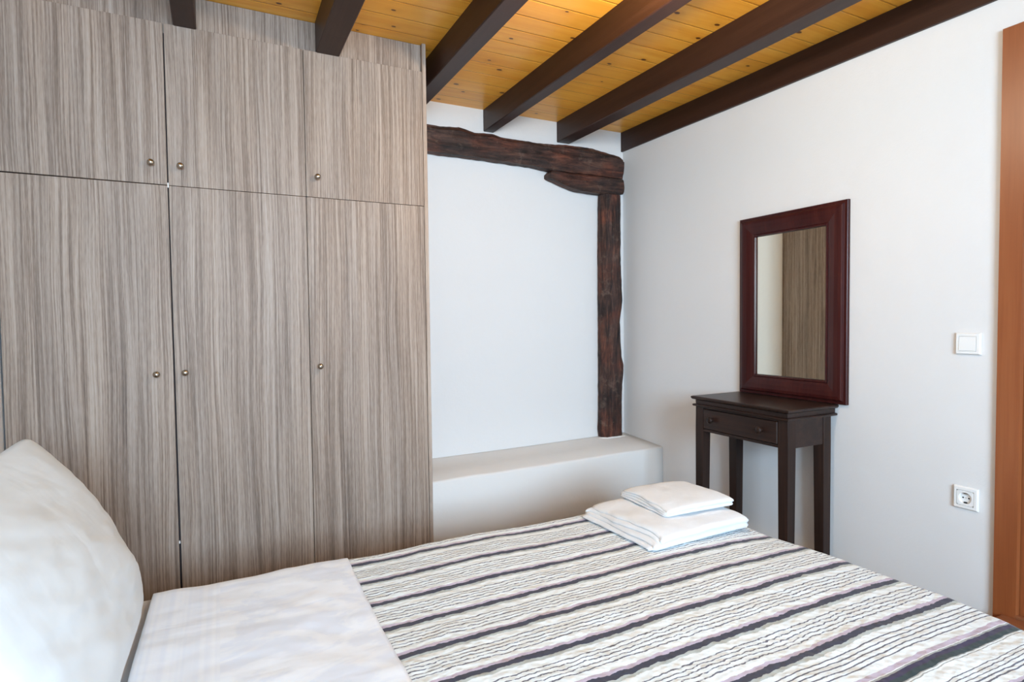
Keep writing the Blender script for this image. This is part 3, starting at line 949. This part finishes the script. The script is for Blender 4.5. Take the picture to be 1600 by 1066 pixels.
# ------------------------------------------------------------------ pillow
def make_pillow():
    W2, H2, T = 0.425, 0.280, 0.070
    n = 64
    up = Vector((-0.235, 0.0, 0.49)).normalized()
    al = Vector((0.0, -1.0, 0.0))
    al = Vector((-0.02, -1.0, 0.0)).normalized()
    nr = al.cross(up).normalized()
    if nr.x < 0: nr = -nr
    c0 = Vector((-2.790, -1.710, 0.728))
    me_v = []; idx = {}
    def P(u, v, side):
        # edges bow in between the pointed corners
        bx = 1 - 0.050 * (1 - v * v) ** 1.0 if True else 1
        bu = u * W2 * (1 - 0.055 * (1 - v * v) * abs(u) ** 2)
        bv = v * H2 * (1 - 0.045 * (1 - u * u) * abs(v) ** 2)
        kc = (abs(u) * abs(v)) ** 10
        bu *= 1 - 0.035 * kc; bv *= 1 - 0.05 * kc
        a = max(0.0, 1 - abs(u) ** 2.4); b = max(0.0, 1 - abs(v) ** 2.4)
        h = T * (a ** 0.55) * (b ** 0.55)
        low = 1 + 0.25 * (-v)           # filling sinks towards the lower edge
        h *= low
        wr = 0.0055 * fbm((u * 2.2 + v * 2.0, v * 6.5 - u * 2, side * 3), 1, 3) * (a * b) ** 0.5
        rad = 0.004 * math.sin(11 * math.atan2(v + 1.0, u + 1.25)) * (a * b) ** 0.3 * (1 if side > 0 else 0)
        h = h + wr + rad if h > 0 else 0
        if side < 0: h *= 0.85
        bend_ = -0.03 * (v * v)
        return c0 + al * bu + up * bv + nr * (side * h + bend_)
    bm = bmesh.new()
    g1 = [[bm.verts.new(P(-1 + 2 * i / n, -1 + 2 * j / n, 1)) for i in range(n + 1)] for j in range(n + 1)]
    g2 = [[g1[j][i] if i in (0, n) or j in (0, n) else bm.verts.new(P(-1 + 2 * i / n, -1 + 2 * j / n, -1)) for i in range(n + 1)] for j in range(n + 1)]
    for g in (g1, g2):
        for j in range(n):
            for i in range(n):
                bm.faces.new((g[j][i], g[j][i + 1], g[j + 1][i + 1], g[j + 1][i]))
    return obj('pillow', bm, MAT['pillow'], loc=(-2.78, -1.668, 0.48), smooth=True)
pl = make_pillow()
tag(pl, 'plump white pillow propped upright against the head of the bed', 'pillow')

# ------------------------------------------------------------------ folded towels
def folded_towel(name, cx, cyy, z0, lx, ly, plies, th, ang, shift, seed, puff=1.7):
    """cloth folded back and forth; folds on the -y side, open ends on the -x side."""
    path = []      # (y, z) centre line
    rr = th / 2
    n = 26
    for p in range(plies):
        zc = z0 + th * (p + 0.5)
        rng = range(n + 1)
        ya, yb = (ly / 2 - rr, -ly / 2 + rr)
        if p % 2: ya, yb = yb, ya
        for k in rng: path.append((ya + (yb - ya) * k / n, zc, p))
        if p < plies - 1:
            s = -1 if p % 2 == 0 else 1
            for k in range(1, 6):
                a = -PI / 2 + PI * k / 6
                path.append((yb + s * math.cos(a) * rr * 1.3, zc + rr + math.sin(a) * rr, p + 0.5))
    m = len(path)
    nx = 40
    half = th * 0.485
    verts = []; faces = []
    c, s_ = math.cos(ang), math.sin(ang)
    def put(x, y, z):
        verts.append((cx + x * c - y * s_, cyy + x * s_ + y * c, z))
    for side in (1, -1):
        for k in range(m):
            y0, zc0, p = path[k]
            a = path[max(k - 1, 0)]; b = path[min(k + 1, m - 1)]
            ty, tz = b[0] - a[0], b[1] - a[1]; l = math.hypot(ty, tz) or 1
            ny, nz = -tz / l, ty / l
            for i in range(nx + 1):
                t = i / nx
                e = min(t, 1 - t) * lx
                prof = min(1.0, (e / 0.010)) ** 0.5 if e < 0.010 else 1.0
                x = -lx / 2 + lx * t + shift * p * (1 - t) + 0.009 * fbm((p * 3.3, y0 * 9, seed), 1, 2) * (1 - 2 * t)
                h = half * (0.35 + 0.65 * prof)
                rel = (zc0 - z0) / (plies * th)
                sag = rel * (0.006 * puff * fbm((x * 5, y0 * 5, seed), 1, 3) - 0.010 * puff * (2 * t - 1) ** 4 * 0.6 - 0.008 * puff * (2 * y0 / ly) ** 4)
                put(x, y0 + ny * h * side, max(z0 + 0.0005, zc0 + nz * h * side + sag))
    def id_(side, k, i): return side * m * (nx + 1) + k * (nx + 1) + i
    for k in range(m - 1):
        for i in range(nx):
            faces.append((id_(0, k, i), id_(0, k, i + 1), id_(0, k + 1, i + 1), id_(0, k + 1, i)))
            faces.append((id_(1, k, i), id_(1, k + 1, i), id_(1, k + 1, i + 1), id_(1, k, i + 1)))
    for k in range(m - 1):
        for i in (0, nx):
            faces.append((id_(0, k, i), id_(0, k + 1, i), id_(1, k + 1, i), id_(1, k, i)))
    for i in range(nx):
        for k in (0, m - 1):
            faces.append((id_(0, k, i), id_(1, k, i), id_(1, k, i + 1), id_(0, k, i + 1)))
    o = mesh_obj(name, verts, faces, MAT['terry'], (cx, cyy, z0))
    bm = bmesh.new(); bm.from_mesh(o.data); bmesh.ops.recalc_face_normals(bm, faces=bm.faces); bm.to_mesh(o.data); bm.free()
    return o
bt = folded_towel('bath_towel', -0.985, -1.510, 0.4775, 0.47, 0.40, 4, 0.0140, math.radians(2), 0.016, 1.0)
tag(bt, 'large white terry bath towel folded flat, lowest on the foot of the bed', 'towel')
ht = folded_towel('hand_towel', -0.895, -1.480, 0.5375, 0.32, 0.285, 4, 0.0095, math.radians(-3), 0.004, 5.0, 1.3)
tag(ht, 'small white hand towel folded on top of the bath towel', 'towel')

# ------------------------------------------------------------------ ceiling lamp just above the frame
LX, LY = -1.29, -1.78
zl = cz(LY) - 0.002
lp = thing('ceiling_lamp', (LX, LY, zl), 'small warm ceiling lamp hanging from the pine boards between two rafters', 'lamp')
bm = bmesh.new(); lathe(bm, [(0.055, 0.0), (0.055, 0.012), (0.012, 0.02), (0.008, 0.024), (0.008, 0.085), (0.022, 0.088), (0.024, 0.108)], (LX, LY, zl), (0, 0, -1), 32)
obj('lamp_base', bm, MAT['metal'], lp, True)
bm = bmesh.new(); lathe(bm, [(0.020, 0.1085), (0.036, 0.122), (0.048, 0.142), (0.050, 0.160), (0.040, 0.182), (0.020, 0.195), (0.0001, 0.198)], (LX, LY, zl), (0, 0, -1), 32)
bu = obj('bulb', bm, MAT['lampglass'], lp, True)
d = bpy.data.lights.new('lamp_light', 'POINT'); d.energy = LAMP; d.color = (1.0, 0.83, 0.62); d.shadow_soft_size = 0.055
o = bpy.data.objects.new('lamp_light', d); o.location = (LX, LY, zl - 0.265); COL.objects.link(o)
